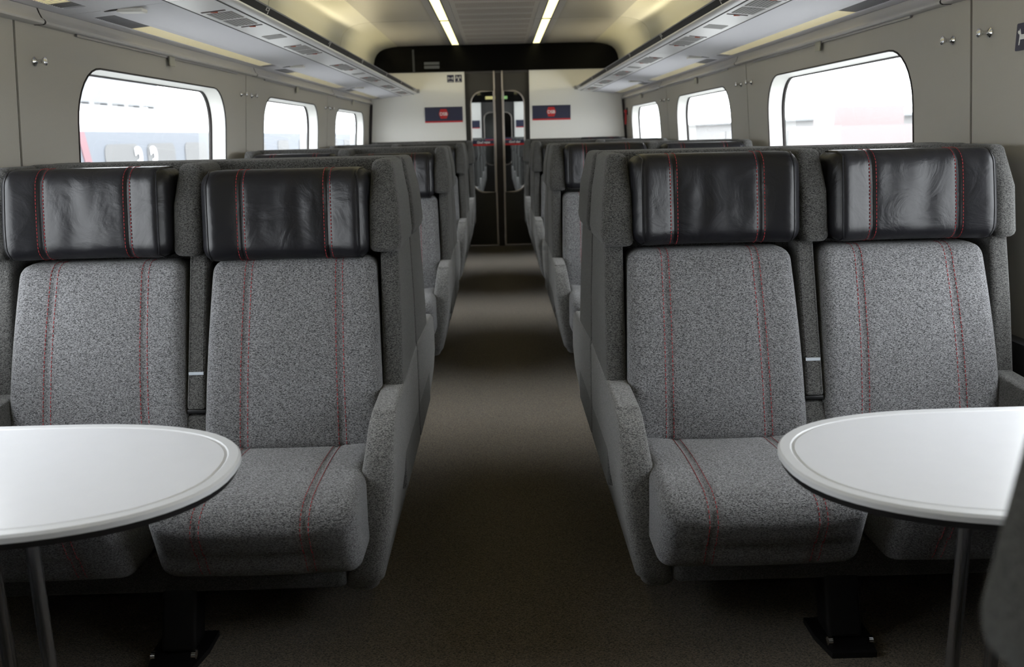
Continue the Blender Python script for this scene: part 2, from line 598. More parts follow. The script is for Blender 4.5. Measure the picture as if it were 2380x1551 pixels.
def end_wall(Y, name, low=False, yv=1):
    root = MB()
    # thick wall: dark lower part and surround, opening for the double door
    root.box(-1.46, -0.345, Y + .005, Y + 0.10, 0.0, 1.9)
    root.box(0.345, 1.46, Y + .005, Y + 0.10, 0.0, 1.9)
    root.box(-1.46, 1.46, Y + .005, Y + 0.10, 1.88, 2.22)
    w_ = tag(link(name, root.mesh(name, portal_m)), kind='structure')
    for s in (-1, 1):
        mb = MB()
        x0 = s * 0.347
        mb.prism([(x0, 1.172), (s * 1.398, 1.172), (s * wx(1.65), 1.66), (s * 1.345, 1.895), (x0, 1.895)], Y - 0.012, Y + 0.006, 'y')
        o = link('end_panel', mb.mesh('end_panel', white_m), w_)
        mb = MB()
        mb.box(s * 0.347, s * 1.395, Y - 0.02, Y + 0.004, 1.160, 1.172)
        mb.box(s * 0.338, s * 0.348, Y - 0.018, Y + 0.004, 1.165, 1.90)
        link('panel_trim', mb.mesh('panel_trim', seam_m if s else seam_m), w_)
        mb = MB()
        mb.box(s * 1.366, s * 1.384, Y - 0.05, Y - 0.013, 0.65, 1.57)
        link('corner_strip', mb.mesh('corner_strip', seam_m, xf=lambda x, y, z: (x - s * 0.085 * (z - 1.4), y, z)), w_)
    # black glossy header that follows the ceiling outline
    pts = [(x, z) for x, z in PROF if z > 1.9 and x > 0.6]
    poly = [(-x, z - .004) for x, z in reversed(pts)] + [(x, z - .004) for x, z in pts] + [(1.31, 1.897), (-1.31, 1.897)]
    mb = MB(); mb.prism(poly, Y - 0.04, Y + 0.004, 'y')
    hd = link('header_panel', mb.mesh('header_panel', blackg_m), w_)
    return w_, hd


wall_end, header = end_wall(Y1, 'wall_end')
mb = MB()
for z in [1.905 + 0.0115 * i for i in range(20)]: mb.box(-0.898, -0.876, Y1 - 0.0415, Y1 - 0.04, z, z + 0.006)
link('marker_strip', mb.mesh('marker_strip', greyprint_m), header)
mb = MB()
mb.box(-0.775, -0.612, Y1 - 0.0415, Y1 - 0.04, 1.972, 2.000); mb.box(-0.775, -0.612, Y1 - 0.0415, Y1 - 0.04, 1.932, 1.962)
link('display_label', mb.mesh('display_label', greyprint_m), header)


def half_rrect(x0, x1, z0, z1, r, outer, k=7):
    """rectangle whose corners on the outer side only (outer=-1 left, 1 right) are round"""
    P = []
    if outer > 0:
        for (cx, cz, a0) in ((x1 - r, z1 - r, PI / 2), ):
            P += [(cx + r * math.cos(a0 - PI / 2 * i / k), cz + r * math.sin(a0 - PI / 2 * i / k)) for i in range(k + 1)]
        P += [(x1 - r + r * math.cos(-PI / 2 * i / k), z0 + r + r * math.sin(-PI / 2 * i / k)) for i in range(k + 1)]
        P += [(x0, z0), (x0, z1)]
    else:
        Q = half_rrect(-x1, -x0, z0, z1, r, 1, k)
        P = [(-x, z) for x, z in Q]
    return P


def double_door(Y, name, centre=0.012, low=False):
    root = empty(name, (0, Y, 0)); tag(root, kind='structure')
    for s in (-1, 1):
        leaf = empty('door_leaf', (0, 0, 0), 0, root)
        xin = centre + s * 0.036; xo = s * 0.345
        a, b_ = min(xin, xo), max(xin, xo)
        ho = half_rrect(min(xin + s * .016, s * 0.292), max(xin + s * .016, s * 0.292), 0.60, 1.688, 0.13, s)
        outer = [(a, 0.015), (b_, 0.015), (b_, 1.885), (a, 1.885)]
        mb = MB()
        for yy in (0.03, 0.055):
            v, f = plate_with_hole(outer, ho, lambda x, z, yy=yy: (x, yy, z)); mb.add(v, f)
        mb.box(a, b_, .031, .054, 0.0155, 0.03)
        link('leaf_panel', mb.mesh('leaf_panel', door_m), leaf)
        mb = MB()
        mb.tube([(x, 0.03, z) for x, z in ho], 0.0085, 8, closed=True)
        link('window_rim', mb.mesh('window_rim', beige_m, 60), leaf)
        mb = MB()
        mb.add([(x, 0.042, z) for x, z in ho], [tuple(range(len(ho)))])
        link('glass', mb.mesh('glass', dglass_m), leaf)
        mb = MB()
        q = [xin, xin + s * 0.017]
        mb.box(min(q), max(q), 0.0, 0.06, 0.012, 1.90)
        mb.box(min(xin, s * .34), max(xin, s * .34), 0.022, 0.03, 0.008, 0.018)
        link('edge_post', mb.mesh('edge_post', beige_m), leaf)
        # printed band on the glass
        g0, g1 = min(xin + s * .018, s * .289), max(xin + s * .018, s * .289)
        mb = MB(); mb.box(g0, g1, 0.0395, 0.0405, 1.128, 1.166)
        bn = link('navy_band', mb.mesh('navy_band', navy_m), leaf)
        mb = MB(); mb.box(g0, g1, 0.039, 0.0405, 1.108, 1.1282)
        link('red_band', mb.mesh('red_band', red_m), leaf)
        if not low:
            tm = text_mesh('God rejse' if s < 0 else 'God dag', 0.036, letter_m, 0.2, 0.0006)
            o = link('lettering', tm, bn, ((g0 + g1) / 2, 0.0385, 1.144)); o.rotation_euler = (PI / 2, 0, 0)
    mb = MB()
    mb.box(centre - .034, centre + .034, 0.02, 0.05, 0.0, 1.893)
    link('centre_seal', mb.mesh('centre_seal', seam_m), root)
    return root


double_door(Y1, 'door_1')

# threshold behind the door
# ------------------------------------------------------------------ luggage racks
RACK = [-2.10, 0.60, 3.00, 5.40, 7.80, 9.965]
RNAME = ['behind the viewpoint', 'beside the viewpoint', 'nearest in view', 'second in view', 'reaching the end wall']


def uz(x):                      # height of the sloping underside at half-width x
    return 1.677 + (1.622 - 1.677) * (abs(x) - 0.822) / (1.38 - 0.822)


def rack_module(s, y0, y1, idx):
    t = empty('luggage_rack', (0, y0, 0))
    side = LL[s]
    tag(t, 'aluminium-edged overhead luggage rack over the %s seats, %s' % (side, RNAME[idx]), 'luggage rack', 'overhead luggage rack modules')
    L = y1 - y0 - 0.004
    near = 2 <= idx
    # grey underside board
    mb = MB()
    mb.prism([(s * 1.040, uz(1.040)), (s * 1.225, uz(1.225)), (s * 1.225, uz(1.225) + .012), (s * 1.04, uz(1.04) + .012)], 0, L, 'y')
    link('underside_panel', mb.mesh('underside_panel', under_m), t)
    # light trough
    mb = MB()
    mb.prism([(s * 1.225, uz(1.225)), (s * 1.248, uz(1.248) - .002), (s * 1.248, uz(1.248) + .010), (s * 1.225, uz(1.225) + .012)], 0, L, 'y')
    mb.prism([(s * 1.322, uz(1.322)), (s * 1.372, uz(1.372)), (s * 1.372, uz(1.372) + .012), (s * 1.322, uz(1.322) + .012)], 0, L, 'y')
    mb.box(s * 1.24, s * 1.33, 0, L, 1.665, 1.675)
    e0 = uz(1.248)
    for ya, yb in ((0, 0.10), (L - 0.10, L)):
        mb.prism([(s * 1.247, uz(1.248)), (s * 1.323, uz(1.323)), (s * 1.323, uz(1.323) + .02), (s * 1.247, uz(1.248) + .02)], ya, yb, 'y')
    link('lamp_trough', mb.mesh('lamp_trough', under_m), t)
    mb = MB()
    mb.prism([(s * 1.249, uz(1.249) + .0008), (s * 1.321, uz(1.321) + .0008), (s * 1.321, uz(1.321) + .006), (s * 1.249, uz(1.249) + .006)], 0.42, L - 0.20, 'y')
    link('lamp_diffuser', mb.mesh('lamp_diffuser', louvre_l), t)
    if near or idx == 1:
        mb = MB()
        ns = int((L - 0.2) / 0.014)
        for q in range(ns):
            y = 0.1 + q * 0.014
            mb.prism([(s * 1.249, uz(1.249) + .0002), (s * 1.321, uz(1.321) + .0002), (s * 1.321, uz(1.321) + .007), (s * 1.249, uz(1.249) + .007)], y, y + 0.0030, 'y')
        tag(link('louvre', mb.mesh('louvre', alud_m), t), kind='stuff')
    # aluminium service strip
    mb = MB()
    mb.prism([(s * 0.905, uz(.905)), (s * 1.034, uz(1.034)), (s * 1.034, uz(1.034) + .012), (s * .905, uz(.905) + .012)], 0, L, 'y')
    st = link('service_strip', mb.mesh('service_strip', alu_m), t)
    mb = MB()
    mb.prism([(s * 1.033, uz(1.033) - .0006), (s * 1.0385, uz(1.038) - .0006), (s * 1.0385, uz(1.038) + .012), (s * 1.033, uz(1.033) + .012)], 0, L, 'y')
    mb.prism([(s * .900, uz(.9) - .0006), (s * .9055, uz(.906) - .0006), (s * .9055, uz(.906) + .012), (s * .900, uz(.900) + .012)], 0, L, 'y')
    link('joint_seal', mb.mesh('joint_seal', seam_m), t)
    # rounded nose profile
    nose = [(0.899, 1.670), (0.888, 1.6712), (0.878, 1.6735), (0.871, 1.677), (0.867, 1.681), (0.866, 1.6855), (0.875, 1.70), (0.899, 1.70)]
    mb = MB()
    mb.prism([(s * x, z) for x, z in nose], 0, L, 'y')
    link('nose_profile', mb.mesh('nose_profile', alu_m, 50), t)
    # black label band facing the aisle
    mb = MB()
    ye = L if idx < 4 else L - 0.42
    mb.prism([(s * 0.867, 1.6855), (s * 0.853, 1.7090), (s * 0.859, 1.7110), (s * 0.875, 1.688)], 0, ye, 'y')
    band = link('label_band', mb.mesh('label_band', black_m), t)
    mb = MB()
    mb.prism([(s * 0.8525, 1.7091), (s * 0.850, 1.7135), (s * 0.859, 1.7145), (s * 0.859, 1.7111)], 0, L, 'y')
    if idx == 4:
        mb.prism([(s * 0.867, 1.6855), (s * 0.853, 1.7090), (s * 0.859, 1.7110), (s * 0.875, 1.688)], ye + .004, L, 'y')
        mb.box(s * 0.838, s * 0.87, L - 0.03, L, 1.683, 1.722)
    link('top_trim', mb.mesh('top_trim', alud_m), t)
    # seat marks on the band: a little window outline over a stroke
    if near:
        for yc in (0.55, 1.82):
            yq = yc * L / 2.4
            mb = MB()

            def B(ya, yb, ta, tb):
                fx = lambda tt: 0.867 - 0.014 * tt - 0.0012
                fz = lambda tt: 1.6855 + 0.0235 * tt
                v = [(s * fx(ta), yq + ya, fz(ta)), (s * fx(ta), yq + yb, fz(ta)), (s * fx(tb), yq + yb, fz(tb)), (s * fx(tb), yq + ya, fz(tb))]
                v += [(x + s * .001, y, z) for x, y, z in v]
                mb.add(v, [(0, 1, 2, 3), (4, 5, 6, 7), (0, 1, 5, 4), (2, 3, 7, 6), (1, 2, 6, 5), (3, 0, 4, 7)])
            B(-.022, .022, .88, .93); B(-.022, .022, .52, .57); B(-.022, -.016, .52, .93); B(.016, .022, .52, .93)
            B(.016, .024, .10, .42)
            link('seat_mark', mb.mesh('seat_mark', letter_m), band)
    # service units: two vent pairs and one single vent
    if near or idx == 1:
        sc = L / 2.396

        def unit(ya, yb, x0, x1, name_='vent', mt=vent_m, nsl=0):
            mb = MB()
            mb.prism([(s * x0, uz(x0) - .0015), (s * x1, uz(x1) - .0015), (s * x1, uz(x1) + .003), (s * x0, uz(x0) + .003)], ya, yb, 'y')
            o = link(name_, mb.mesh(name_, mt), st)
            return o
        for c in (0.48, 1.70):
            c *= sc
            for d in (-0.095, 0.095):
                mb = MB()
                for q in range(7):
                    x = 0.928 + q * 0.0122
                    mb.prism([(s * x, uz(x) - .002), (s * (x + .009), uz(x + .009) - .002), (s * (x + .009), uz(x) + .002), (s * x, uz(x) + .002)], c + d - .08, c + d + .08, 'y')
                mb.prism([(s * .924, uz(.924) - .0006), (s * 1.014, uz(1.014) - .0006), (s * 1.014, uz(1.014) + .003), (s * .924, uz(.924) + .003)], c + d - .082, c + d + .082, 'y')
                link('vent_grille', mb.mesh('vent_grille', vent_m), st)
            for d in (-0.215, 0.215):
                mb = MB()
                x0, x1 = (.918, 1.0) if d > 0 else (.935, 1.018)
                mb.prism([(s * x0, uz(x0) - .002), (s * x1, uz(x1) - .002), (s * x1, uz(x1) + .002), (s * x0, uz(x0) + .002)], c + d - .007, c + d + .007, 'y')
                o = link('reading_light_slot', mb.mesh('reading_light_slot', mech_m), st)
                mb = MB()
                xm = (x0 + x1) / 2
                mb.prism([(s * (xm - .012), uz(xm) - .004), (s * (xm + .012), uz(xm) - .004), (s * (xm + .012), uz(xm)), (s * (xm - .012), uz(xm))], c + d + .006, c + d + .013, 'y')
                link('indicator', mb.mesh('indicator', orange_m), o)
        c = 1.09 * sc
        mb = MB()
        mb.prism([(s * .925, uz(.925) - .0015), (s * 1.008, uz(1.008) - .0015), (s * 1.008, uz(1.008) + .003), (s * .925, uz(.925) + .003)], c - .06, c + .06, 'y')
        link('loudspeaker_cover', mb.mesh('loudspeaker_cover', vent_m), st)
    # catch at the module joint
    mb = MB()
    v, f = rbox((0.085, 0.05, 0.014), 0.006, (4, 2, 1), 2)
    mb.add([(s * 1.165 + x, y + .029, uz(1.165) - .006 + z) for x, y, z in v], f)
    link('latch', mb.mesh('latch', white_m, 60), t, (0, -0.001, 0))
    mb = MB()
    mb.prism([(s * 1.20, uz(1.20) - .003), (s * 1.245, uz(1.245) - .003), (s * 1.245, uz(1.245)), (s * 1.20, uz(1.2))], .003, .015, 'y')
    link('latch_slot', mb.mesh('latch_slot', seam_m), t)
    # shelf top and the warm tube lamp lying along its back
    mb = MB()
    mb.prism([(s * .87, 1.690), (s * 1.375, 1.680), (s * 1.375, 1.688), (s * .87, 1.698)], 0, L, 'y')
    link('shelf', mb.mesh('shelf', alud_m), t)
    mb = MB()
    mb.tube([(s * 1.20, 0.35, 1.735), (s * 1.20, L - 0.55, 1.735)], 0.013, 8)
    link('lamp_tube', mb.mesh('lamp_tube', cove_l, 60), t)
    return t


for s in (-1, 1):
    for i in range(5):
        rack_module(s, RACK[i], RACK[i + 1], i)

# roller blind cassettes along the top of the wall, with pull tabs
BL = [-2.10, 0.42, 2.82, 5.22, 7.62, 9.93]
BPOS = ['behind the viewpoint', 'beside the viewpoint', 'above the nearest window in view', 'above the middle window', 'above the window by the end wall']
for s in (-1, 1):
    for i in range(5):
        y0, y1 = BL[i], BL[i + 1]
        t = empty('roller_blind', (0, y0, 0))
        tag(t, 'rounded grey roller blind cassette on the %s wall, %s' % (LL[s], BPOS[i]), 'blind', 'roller blinds')
        L = y1 - y0 - 0.008
        prof = [(1.385, 1.622), (1.364, 1.622), (1.360, 1.608), (1.354, 1.594), (1.347, 1.589), (1.344, 1.583), (1.346, 1.577), (1.353, 1.574), (1.378, 1.574)]
        mb = MB(); mb.prism([(s * x, z) for x, z in prof], 0, L, 'y')
        link('cassette', mb.mesh('cassette', cass_m, 40), t)
        mb = MB(); mb.prism([(s * (x - .001 if x < 1.37 else x), z - .001) for x, z in prof], L, L + 0.008, 'y')
        link('end_seal', mb.mesh('end_seal', seam_m), t)
        mb = MB(); mb.prism([(s * 1.368, 1.5745), (s * 1.368, 1.566), (s * 1.374, 1.566), (s * 1.374, 1.5745)], 0.25, L - 0.3, 'y')
        link('blind_hem', mb.mesh('blind_hem', alud_m), t)
        mb = MB()
        v, f = rbox((0.007, 0.058, 0.044), 0.003, (1, 3, 2), 2)
        mb.add([(s * 1.364 + x, y, 1.556 + z) for x, y, z in v], f)
        c = SEAMS[i] + 1.22 - y0
        link('pull_tab', mb.mesh('pull_tab', plain('blind_tab_grey', (0.33, 0.32, 0.26), 0.5) if 'blind_tab_grey' not in MATS else MATS['blind_tab_grey'], 60), t, (0, c, 0))

# coat hooks: little chrome bobbins in pairs beside each wall joint
hook_mb = MB()
prof = [(0.0, 0.013), (0.003, 0.014), (0.006, 0.010), (0.010, 0.0065), (0.022, 0.006), (0.026, 0.009), (0.031, 0.0125), (0.035, 0.0125), (0.037, 0.009)]
v = []; f = []
K = 14
for x, r in prof:
    for j in range(K): v.append((-x, r * math.cos(2 * PI * j / K), r * math.sin(2 * PI * j / K)))
for i in range(len(prof) - 1):
    for j in range(K): f.append((i * K + j, i * K + (j + 1) % K, (i + 1) * K + (j + 1) % K, (i + 1) * K + j))
f.append(tuple(range(K))); f.append(tuple(range((len(prof) - 1) * K, len(prof) * K)))
hook_mb.add(v, f)
hook_me = hook_mb.mesh('coat_hook', chrome_m, 40)
ORD = {2.70: 'nearest dark joint in view', 5.10: 'middle joint', 7.50: 'joint farthest from view'}
for s in (-1, 1):
    for y in (2.70, 5.10, 7.50):
        for d in (-0.105, 0.103):
            if s < 0 and y == 2.70 and d < 0: continue
            o = link('coat_hook', hook_me, None, (s * wx(1.472), y + d, 1.468))
            if s < 0: o.rotation_euler = (0, 0, PI)
            tag(o, 'small chrome coat hook on the %s wall, just %s the %s' % (LL[s], 'before' if d < 0 else 'beyond', ORD[y]), 'coat hook', 'chrome coat hooks on the walls')

# ------------------------------------------------------------------ signs


def banner(x0, x1, z0, z1, Y, label, low=False):
    t = empty('wall_sign', ((x0 + x1) / 2, Y, z0))
    tag(t, label, 'sign')
    h = (x1 - x0) / 2; H = z1 - z0
    mb = MB(); mb.box(-h, h, -0.006, 0, 0.016, H)
    link('navy_plate', mb.mesh('navy_plate', navy_m), t)
    mb = MB(); mb.box(-h, h, -0.0065, 0, 0, 0.016)
    link('red_stripe', mb.mesh('red_stripe', red_m), t)
    if not low:
        mb = MB()
        c = (-0.002, H * 0.555)
        hexa = [(c[0] - .052, c[1]), (c[0] - .032, c[1] + .051), (c[0] + .032, c[1] + .051), (c[0] + .052, c[1]), (c[0] + .032, c[1] - .049), (c[0] - .032, c[1] - .049)]
        mb.prism(hexa, -0.009, -0.005, 'y')
        e = link('emblem', mb.mesh('emblem', red_m), t)
        tm = text_mesh('DSB', 0.047, letter_m, 0.0, 0.0010)
        o = link('lettering', tm, e, (c[0], -0.0095, c[1] - .002)); o.rotation_euler = (PI / 2, 0, 0)
    return t


banner(-0.792, -0.381, 1.367, 1.531, Y1 - .012, 'navy banner with red hexagonal DSB emblem, on the end wall left of the door')
banner(0.378, 0.794, 1.367, 1.523, Y1 - .012, 'navy banner with red hexagonal DSB emblem, on the end wall right of the door')

for nm, x0, kind_ in (('radio', -0.536, 0), ('antenna', -0.450, 1)):
    t = empty('pictogram_sign', (x0 + 0.037, Y1 - 0.012, 1.787))
    tag(t, 'small square black sign with %s, above the left banner' % ('two facing wave fans' if kind_ == 0 else 'an antenna and waves'), 'sign')
    mb = MB(); mb.box(-.036, .036, -.004, 0, 0, .077)
    link('plate', mb.mesh('plate', navy_m), t)
    mb = MB()
    if kind_ == 0:
        for q in (-1, 1):
            for r in (0.010, 0.017, 0.024):
                pts = [(q * (0.003 + r * math.cos(a)) , -.005, 0.042 + r * math.sin(a)) for a in [(-0.75 + 1.5 * i / 6) for i in range(7)]]
                mb.tube(pts, 0.0018, 5)
            mb.box(q * .0035 - .003, q * .0035 + .003, -.006, -.004, .039, .045)
    else:
        for q in (-1, 1):
            for r in (0.010, 0.018, 0.025):
                pts = [(q * r * math.cos(a), -.005, 0.050 + r * math.sin(a)) for a in [(-0.6 + 1.4 * i / 6) for i in range(7)]]
                mb.tube(pts, 0.0018, 5)
        mb.prism([(-.006, .016), (.006, .016), (.003, .052), (-.003, .052)], -.006, -.004, 'y')
    mb.box(-.024, .024, -.0055, -.004, .007, .0105)
    link('pictogram', mb.mesh('pictogram', letter_m), t)

# dog sign on the right wall by the frame edge
t = empty('dog_sign', (wx(1.44), 2.41, 1.44))
tag(t, 'dark square sign with pale dog figure on the right wall, at the picture edge', 'sign')
mb = MB(); mb.prism(rrect(-.052, .052, -.034, .036, .004, 2), -.004, 0, 'x')
link('plate', mb.mesh('plate', navy_m), t)
mb = MB()
dog = [(.044, .014), (.040, .009), (.036, .008), (.034, .004), (.036, -.020), (.032, -.020), (.030, -.006), (.004, -.006), (0, -.022), (-.005, -.022), (-.004, .002),
       (-.010, .014), (-.006, .014), (.001, .006), (.028, .007), (.032, .016), (.035, .022), (.037, .016), (.042, .018)]
mb.prism(dog, -.0052, -.0035, 'x')
link('dog_figure', mb.mesh('dog_figure', letter_m), t)

# red emergency hammer by the end wall on the right
t = empty('emergency_hammer', (wx(1.38), 9.80, 1.30))
tag(t, 'red emergency hammer in a dark bracket on the right wall beside the end wall', 'hammer')
mb = MB(); mb.box(-.030, -.012, -.012, .012, 0, .13)
mb.box(-.036, -.006, -.035, .035, .125, .150)
link('handle', mb.mesh('handle', red_m), t)
mb = MB(); mb.box(-.014, 0, -.045, .045, .10, .175)
link('bracket', mb.mesh('bracket', heater_m), t)

# ------------------------------------------------------------------ seats
# local seat frame: u = away from the aisle, d = forward of the shared back line, z = up


def bc_warp(u0):
    def wf(a, t_, b_):
        s_ = (b_ + 0.245) / 0.49
        fr = 0.415 - 0.145 * s_ + 0.016 * math.sin(PI * min(max(s_, 0), 1))
        g = 0.0
        if t_ > 0.03:
            g -= 0.0045 * math.exp(-((abs(a) - 0.118) / 0.007) ** 2)
            g += 0.010 * max(0, (abs(a) - 0.13) / 0.085) ** 1.0
            if abs(a) < 0.112:
                g -= 0.002 * (math.exp(-((s_ - 0.36) / 0.012) ** 2) + math.exp(-((s_ - 0.63) / 0.012) ** 2))
            g += 0.004 * math.sin(PI * min(max(s_, 0), 1)) * math.cos(a * 7)
        a2 = a * (1.0 + 0.09 * (1 - min(max(s_, 0), 1)))
        return (u0 + a2 + 0.006 * (1 - s_), fr + t_ + g, 0.425 + 0.245 + b_)
    return wf


BC_SIZE = (0.43, 0.11, 0.49); BC_R = 0.032


def sc_warp(u0):
    def wf(a, t_, b_):
        # t_ along depth, b_ height
        q = (t_ + 0.25) / 0.5
        z = 0.348 + b_
        d = 0.625 + t_
        if b_ > 0:
            z += 0.016 * math.sin(PI * min(max(q, 0), 1)) + 0.012 * (q - 0.5)
            z -= 0.004 * math.exp(-((abs(a) - 0.118) / 0.007) ** 2)
            z -= 0.020 * max(0, q - 0.86) / 0.14
            z += 0.008 * max(0, (abs(a) - 0.12) / 0.1) - 0.003 * math.cos(a * 9)
        if t_ > 0.1:
            d -= 0.055 * max(0, (0.06 - b_) / 0.15)
            if abs(b_) < 0.08: d -= 0.004 * math.exp(-((abs(a) - 0.118) / 0.007) ** 2)
            d += 0.012 * math.cos(a * 6)
        return (u0 + a, d, z)
    return wf


SC_SIZE = (0.455, 0.50, 0.18); SC_R = 0.038


def hr_warp(u0, sd):
    def wf(a, t_, b_):
        d = 0.262 + t_
        z = 1.022 + b_
        front = t_ > 0.02
        if front:
            d -= 0.006 * math.exp(-((abs(a) - 0.112) / 0.006) ** 2)
            d += 0.011 * (1 - (b_ / 0.12) ** 2)
            d += 0.030 * max(0, (abs(a) - 0.112) / 0.1)
            d -= 0.022 * max(0, (abs(a) - 0.185) / 0.035)
            if abs(a) < 0.108:
                nn = noise.noise(Vector((a * 22 + sd * 7.3, (b_ + 0.3 * a) * 6 + sd, sd * 3.1)))
                d += 0.0060 * nn * max(0, 1 - (abs(b_) / 0.115) ** 4) * (1 - (abs(a) / 0.11) ** 6)
            else:
                nn = noise.noise(Vector((a * 14 + sd * 2.3, b_ * 9, sd * 5.1)))
                d += 0.0030 * nn
        d -= b_ * 0.14
        if b_ < 0: d += 0.010 * (-b_ / 0.12)
        return (u0 + a, d, z)
    return wf


HR_SIZE = (0.438, 0.135, 0.232); HR_R = 0.040


def surf_path(pts, size, r, wf, off=0.0006):
    h = [x / 2 for x in size]
    out = []
    for p in pts:
        q = Vector(rmap(p, h, r))
        n_ = Vector([p[i] - max(-(h[i] - r), min(h[i] - r, p[i])) for i in range(3)])
        if n_.length > 0: n_.normalize()
        out.append(wf(*(q + n_ * off)))
    return out


def lin(a, b_, n_):
    return [tuple(a[i] + (b_[i] - a[i]) * k / n_ for i in range(3)) for k in range(n_ + 1)]


def box_path(kind_, a):
    """line of stitching over a cushion at lateral position a"""
    if kind_ == 'bc':
        h = [x / 2 for x in BC_SIZE]
        return lin((a, h[1], -h[2] + .02), (a, h[1], h[2]), 40) + lin((a, h[1], h[2]), (a, 0.0, h[2]), 8)[1:]
    if kind_ == 'sc':
        h = [x / 2 for x in SC_SIZE]
        return lin((a, -h[1] + .05, h[2]), (a, h[1], h[2]), 40) + lin((a, h[1], h[2]), (a, h[1], -h[2] + .01), 16)[1:]
    h = [x / 2 for x in HR_SIZE]
    return lin((a, 0.0, h[2]), (a, h[1], h[2]), 8) + lin((a, h[1], h[2]), (a, h[1], -h[2]), 24)[1:] + lin((a, h[1], -h[2]), (a, 0, -h[2]), 6)[1:]


SEATMESH = {}


def seat_meshes(s):
    """all the meshes of a double seat; s=+1: aisle on the -x side"""
    if s in SEATMESH: return SEATMESH[s]
    xf = lambda u, d, z: (s * u, -d, z)
    R = []      # (name, mesh, [children])

    def P(name, mb, mat, kids=(), sm=50, lab=None):
        R.append((name, mb.mesh(name, mat, sm, xf), list(kids), lab))

    def KID(name, mb, mat, sm=50, lab=None):
        return (name, mb.mesh(name, mat, sm, xf), lab)
    # shell: back, aisle side, window side
    mb = MB()
    v, f = loft([(0.20, 0.030, 1.06, 0.0, 0.20, .02), (0.45, 0.010, 1.072, 0.0, 0.20, .03), (0.90, 0.006, 1.074, 0.0, 0.18, .03),
                 (1.168, 0.022, 1.062, 0.002, 0.115, .03)], 4, 0.014, 0.02)
    mb.add(v, f)
    P('back_shell', mb, shell_m)
    for (ua, ub, nm) in ((0.0, 0.053, 0), (1.022, 1.075, 1)):
        tp = 0.020 if nm == 0 else 0.0
        tq = 0.0 if nm == 0 else 0.018
        mb = MB()
        v, f = loft([(0.30, ua, ub, 0.004, 0.42, .014), (0.50, ua, ub, 0.004, 0.42, .014), (0.60, ua, ub, 0.004, 0.395, .014), (0.75, ua, ub, 0.004, 0.36, .014),
                     (0.93, ua + tp * .2, ub - tq * .2, 0.004, 0.315, .014), (1.05, ua + tp * .6, ub - tq * .6, 0.004, 0.285, .014),
                     (1.163, ua + tp, ub - tq, 0.004, 0.25, .014)], 4, 0.016, 0.0)
        mb.add(v, f)
        P('side_shell', mb, shell_m)
    # aisle arm panel, reaching down almost to the floor
    mb = MB()
    v, f = loft([(0.122, 0.056, 0.140, 0.10, 0.650, .03), (0.165, 0.040, 0.134, 0.04, 0.676, .03), (0.20, 0.034, 0.126, 0.03, 0.684, .03), (0.25, 0.022, 0.115, 0.008, 0.690, .03), (0.34, 0.006, 0.098, 0.006, 0.705, .028),
                 (0.42, -0.002, 0.082, 0.006, 0.700, .026), (0.50, -0.003, 0.068, 0.006, 0.690, .024), (0.56, -0.003, 0.061, 0.006, 0.665, .022), (0.585, -0.003, 0.058, 0.006, 0.640, .018),
                 (0.602, -0.003, 0.057, 0.006, 0.600, .014)], 4, 0.010, 0.02)
    v = [(u, d, z - max(0, d - 0.39) * 0.13 * max(0, (z - 0.45) / 0.15)) for u, d, z in v]
    mb.add(v, f)
    P('armrest', mb, arm_m, (), 100)
    mb = MB()
    v, f = loft([(0.20, 1.01, 1.065, 0.006, 0.62, .02), (0.50, 1.005, 1.070, 0.006, 0.69, .024), (0.585, 1.012, 1.072, 0.006, 0.64, .018), (0.602, 1.012, 1.072, 0.006, 0.60, .014)], 4, 0.012, 0.02)
    v = [(u, d, z - max(0, d - 0.39) * 0.13 * max(0, (z - 0.45) / 0.15)) for u, d, z in v]
    mb.add(v, f)
    P('armrest', mb, shell_m)
    # wings beside the headrests
    for (ua, ub, d0, d1) in ((-0.009, 0.078, 0.03, 0.355), (0.512, 0.590, 0.06, 0.345), (1.020, 1.082, 0.03, 0.350)):
        mb = MB()
        mid = ua > 0.3 and ua < 0.9
        k_ = 0.02 if ua < 0 else 0.0
        v, f = loft([(0.928, ua + .004, ub, d0, d1 - .006, .022), (0.96, ua, ub, d0, d1 - .008, .024), (1.06, ua + k_ * .3, ub - .004, d0, d1 - .022, .024), (1.166, ua + k_, ub - .008, d0, d1 - .075, .024)], 4, 0.02, 0.016)
        mb.add(v, f)
        P('wing', mb, shell_m)
    # centre post and folded armrest
    mb = MB()
    v, f = loft([(0.30, 0.488, 0.558, 0.10, 0.52, .015), (0.42, 0.492, 0.570, 0.10, 0.475, .015), (0.52, 0.496, 0.566, 0.10, 0.435, .012), (0.528, 0.498, 0.564, 0.10, 0.425, .01)], 3, 0.006)
    mb.add(v, f)
    mb.box(0.496, 0.55, 0.15, 0.24, 0.5, 0.93)
    P('centre_post', mb, shell_m)
    mb = MB()
    v, f = rbox((0.047, 0.075, 0.40), 0.008, (2, 1, 8), 2, warp=lambda a, t_, b_: (0.534 + a, 0.335 - 0.36 * b_ + t_, 0.742 + b_))
    mb.add(v, f)
    tb = MB(); tb.box(0.515, 0.553, 0.4105, 0.4155, 0.629, 0.636)
    st = MB()
    for a in (-0.017, 0.017):
        dashes(st, [(0.534 + a, 0.3732 - 0.36 * b_, 0.742 + b_) for b_ in [-.19 + .38 * i / 12 for i in range(13)]], 0.006, 0.003, 0.0008)
    cap_ = MB()
    v2, f2 = rbox((0.050, 0.07, 0.012), 0.004, (1, 1, 1), 2, warp=lambda a, t_, b_: (0.534 + a, 0.405 + t_, 0.536 + b_))
    cap_.add(v2, f2)
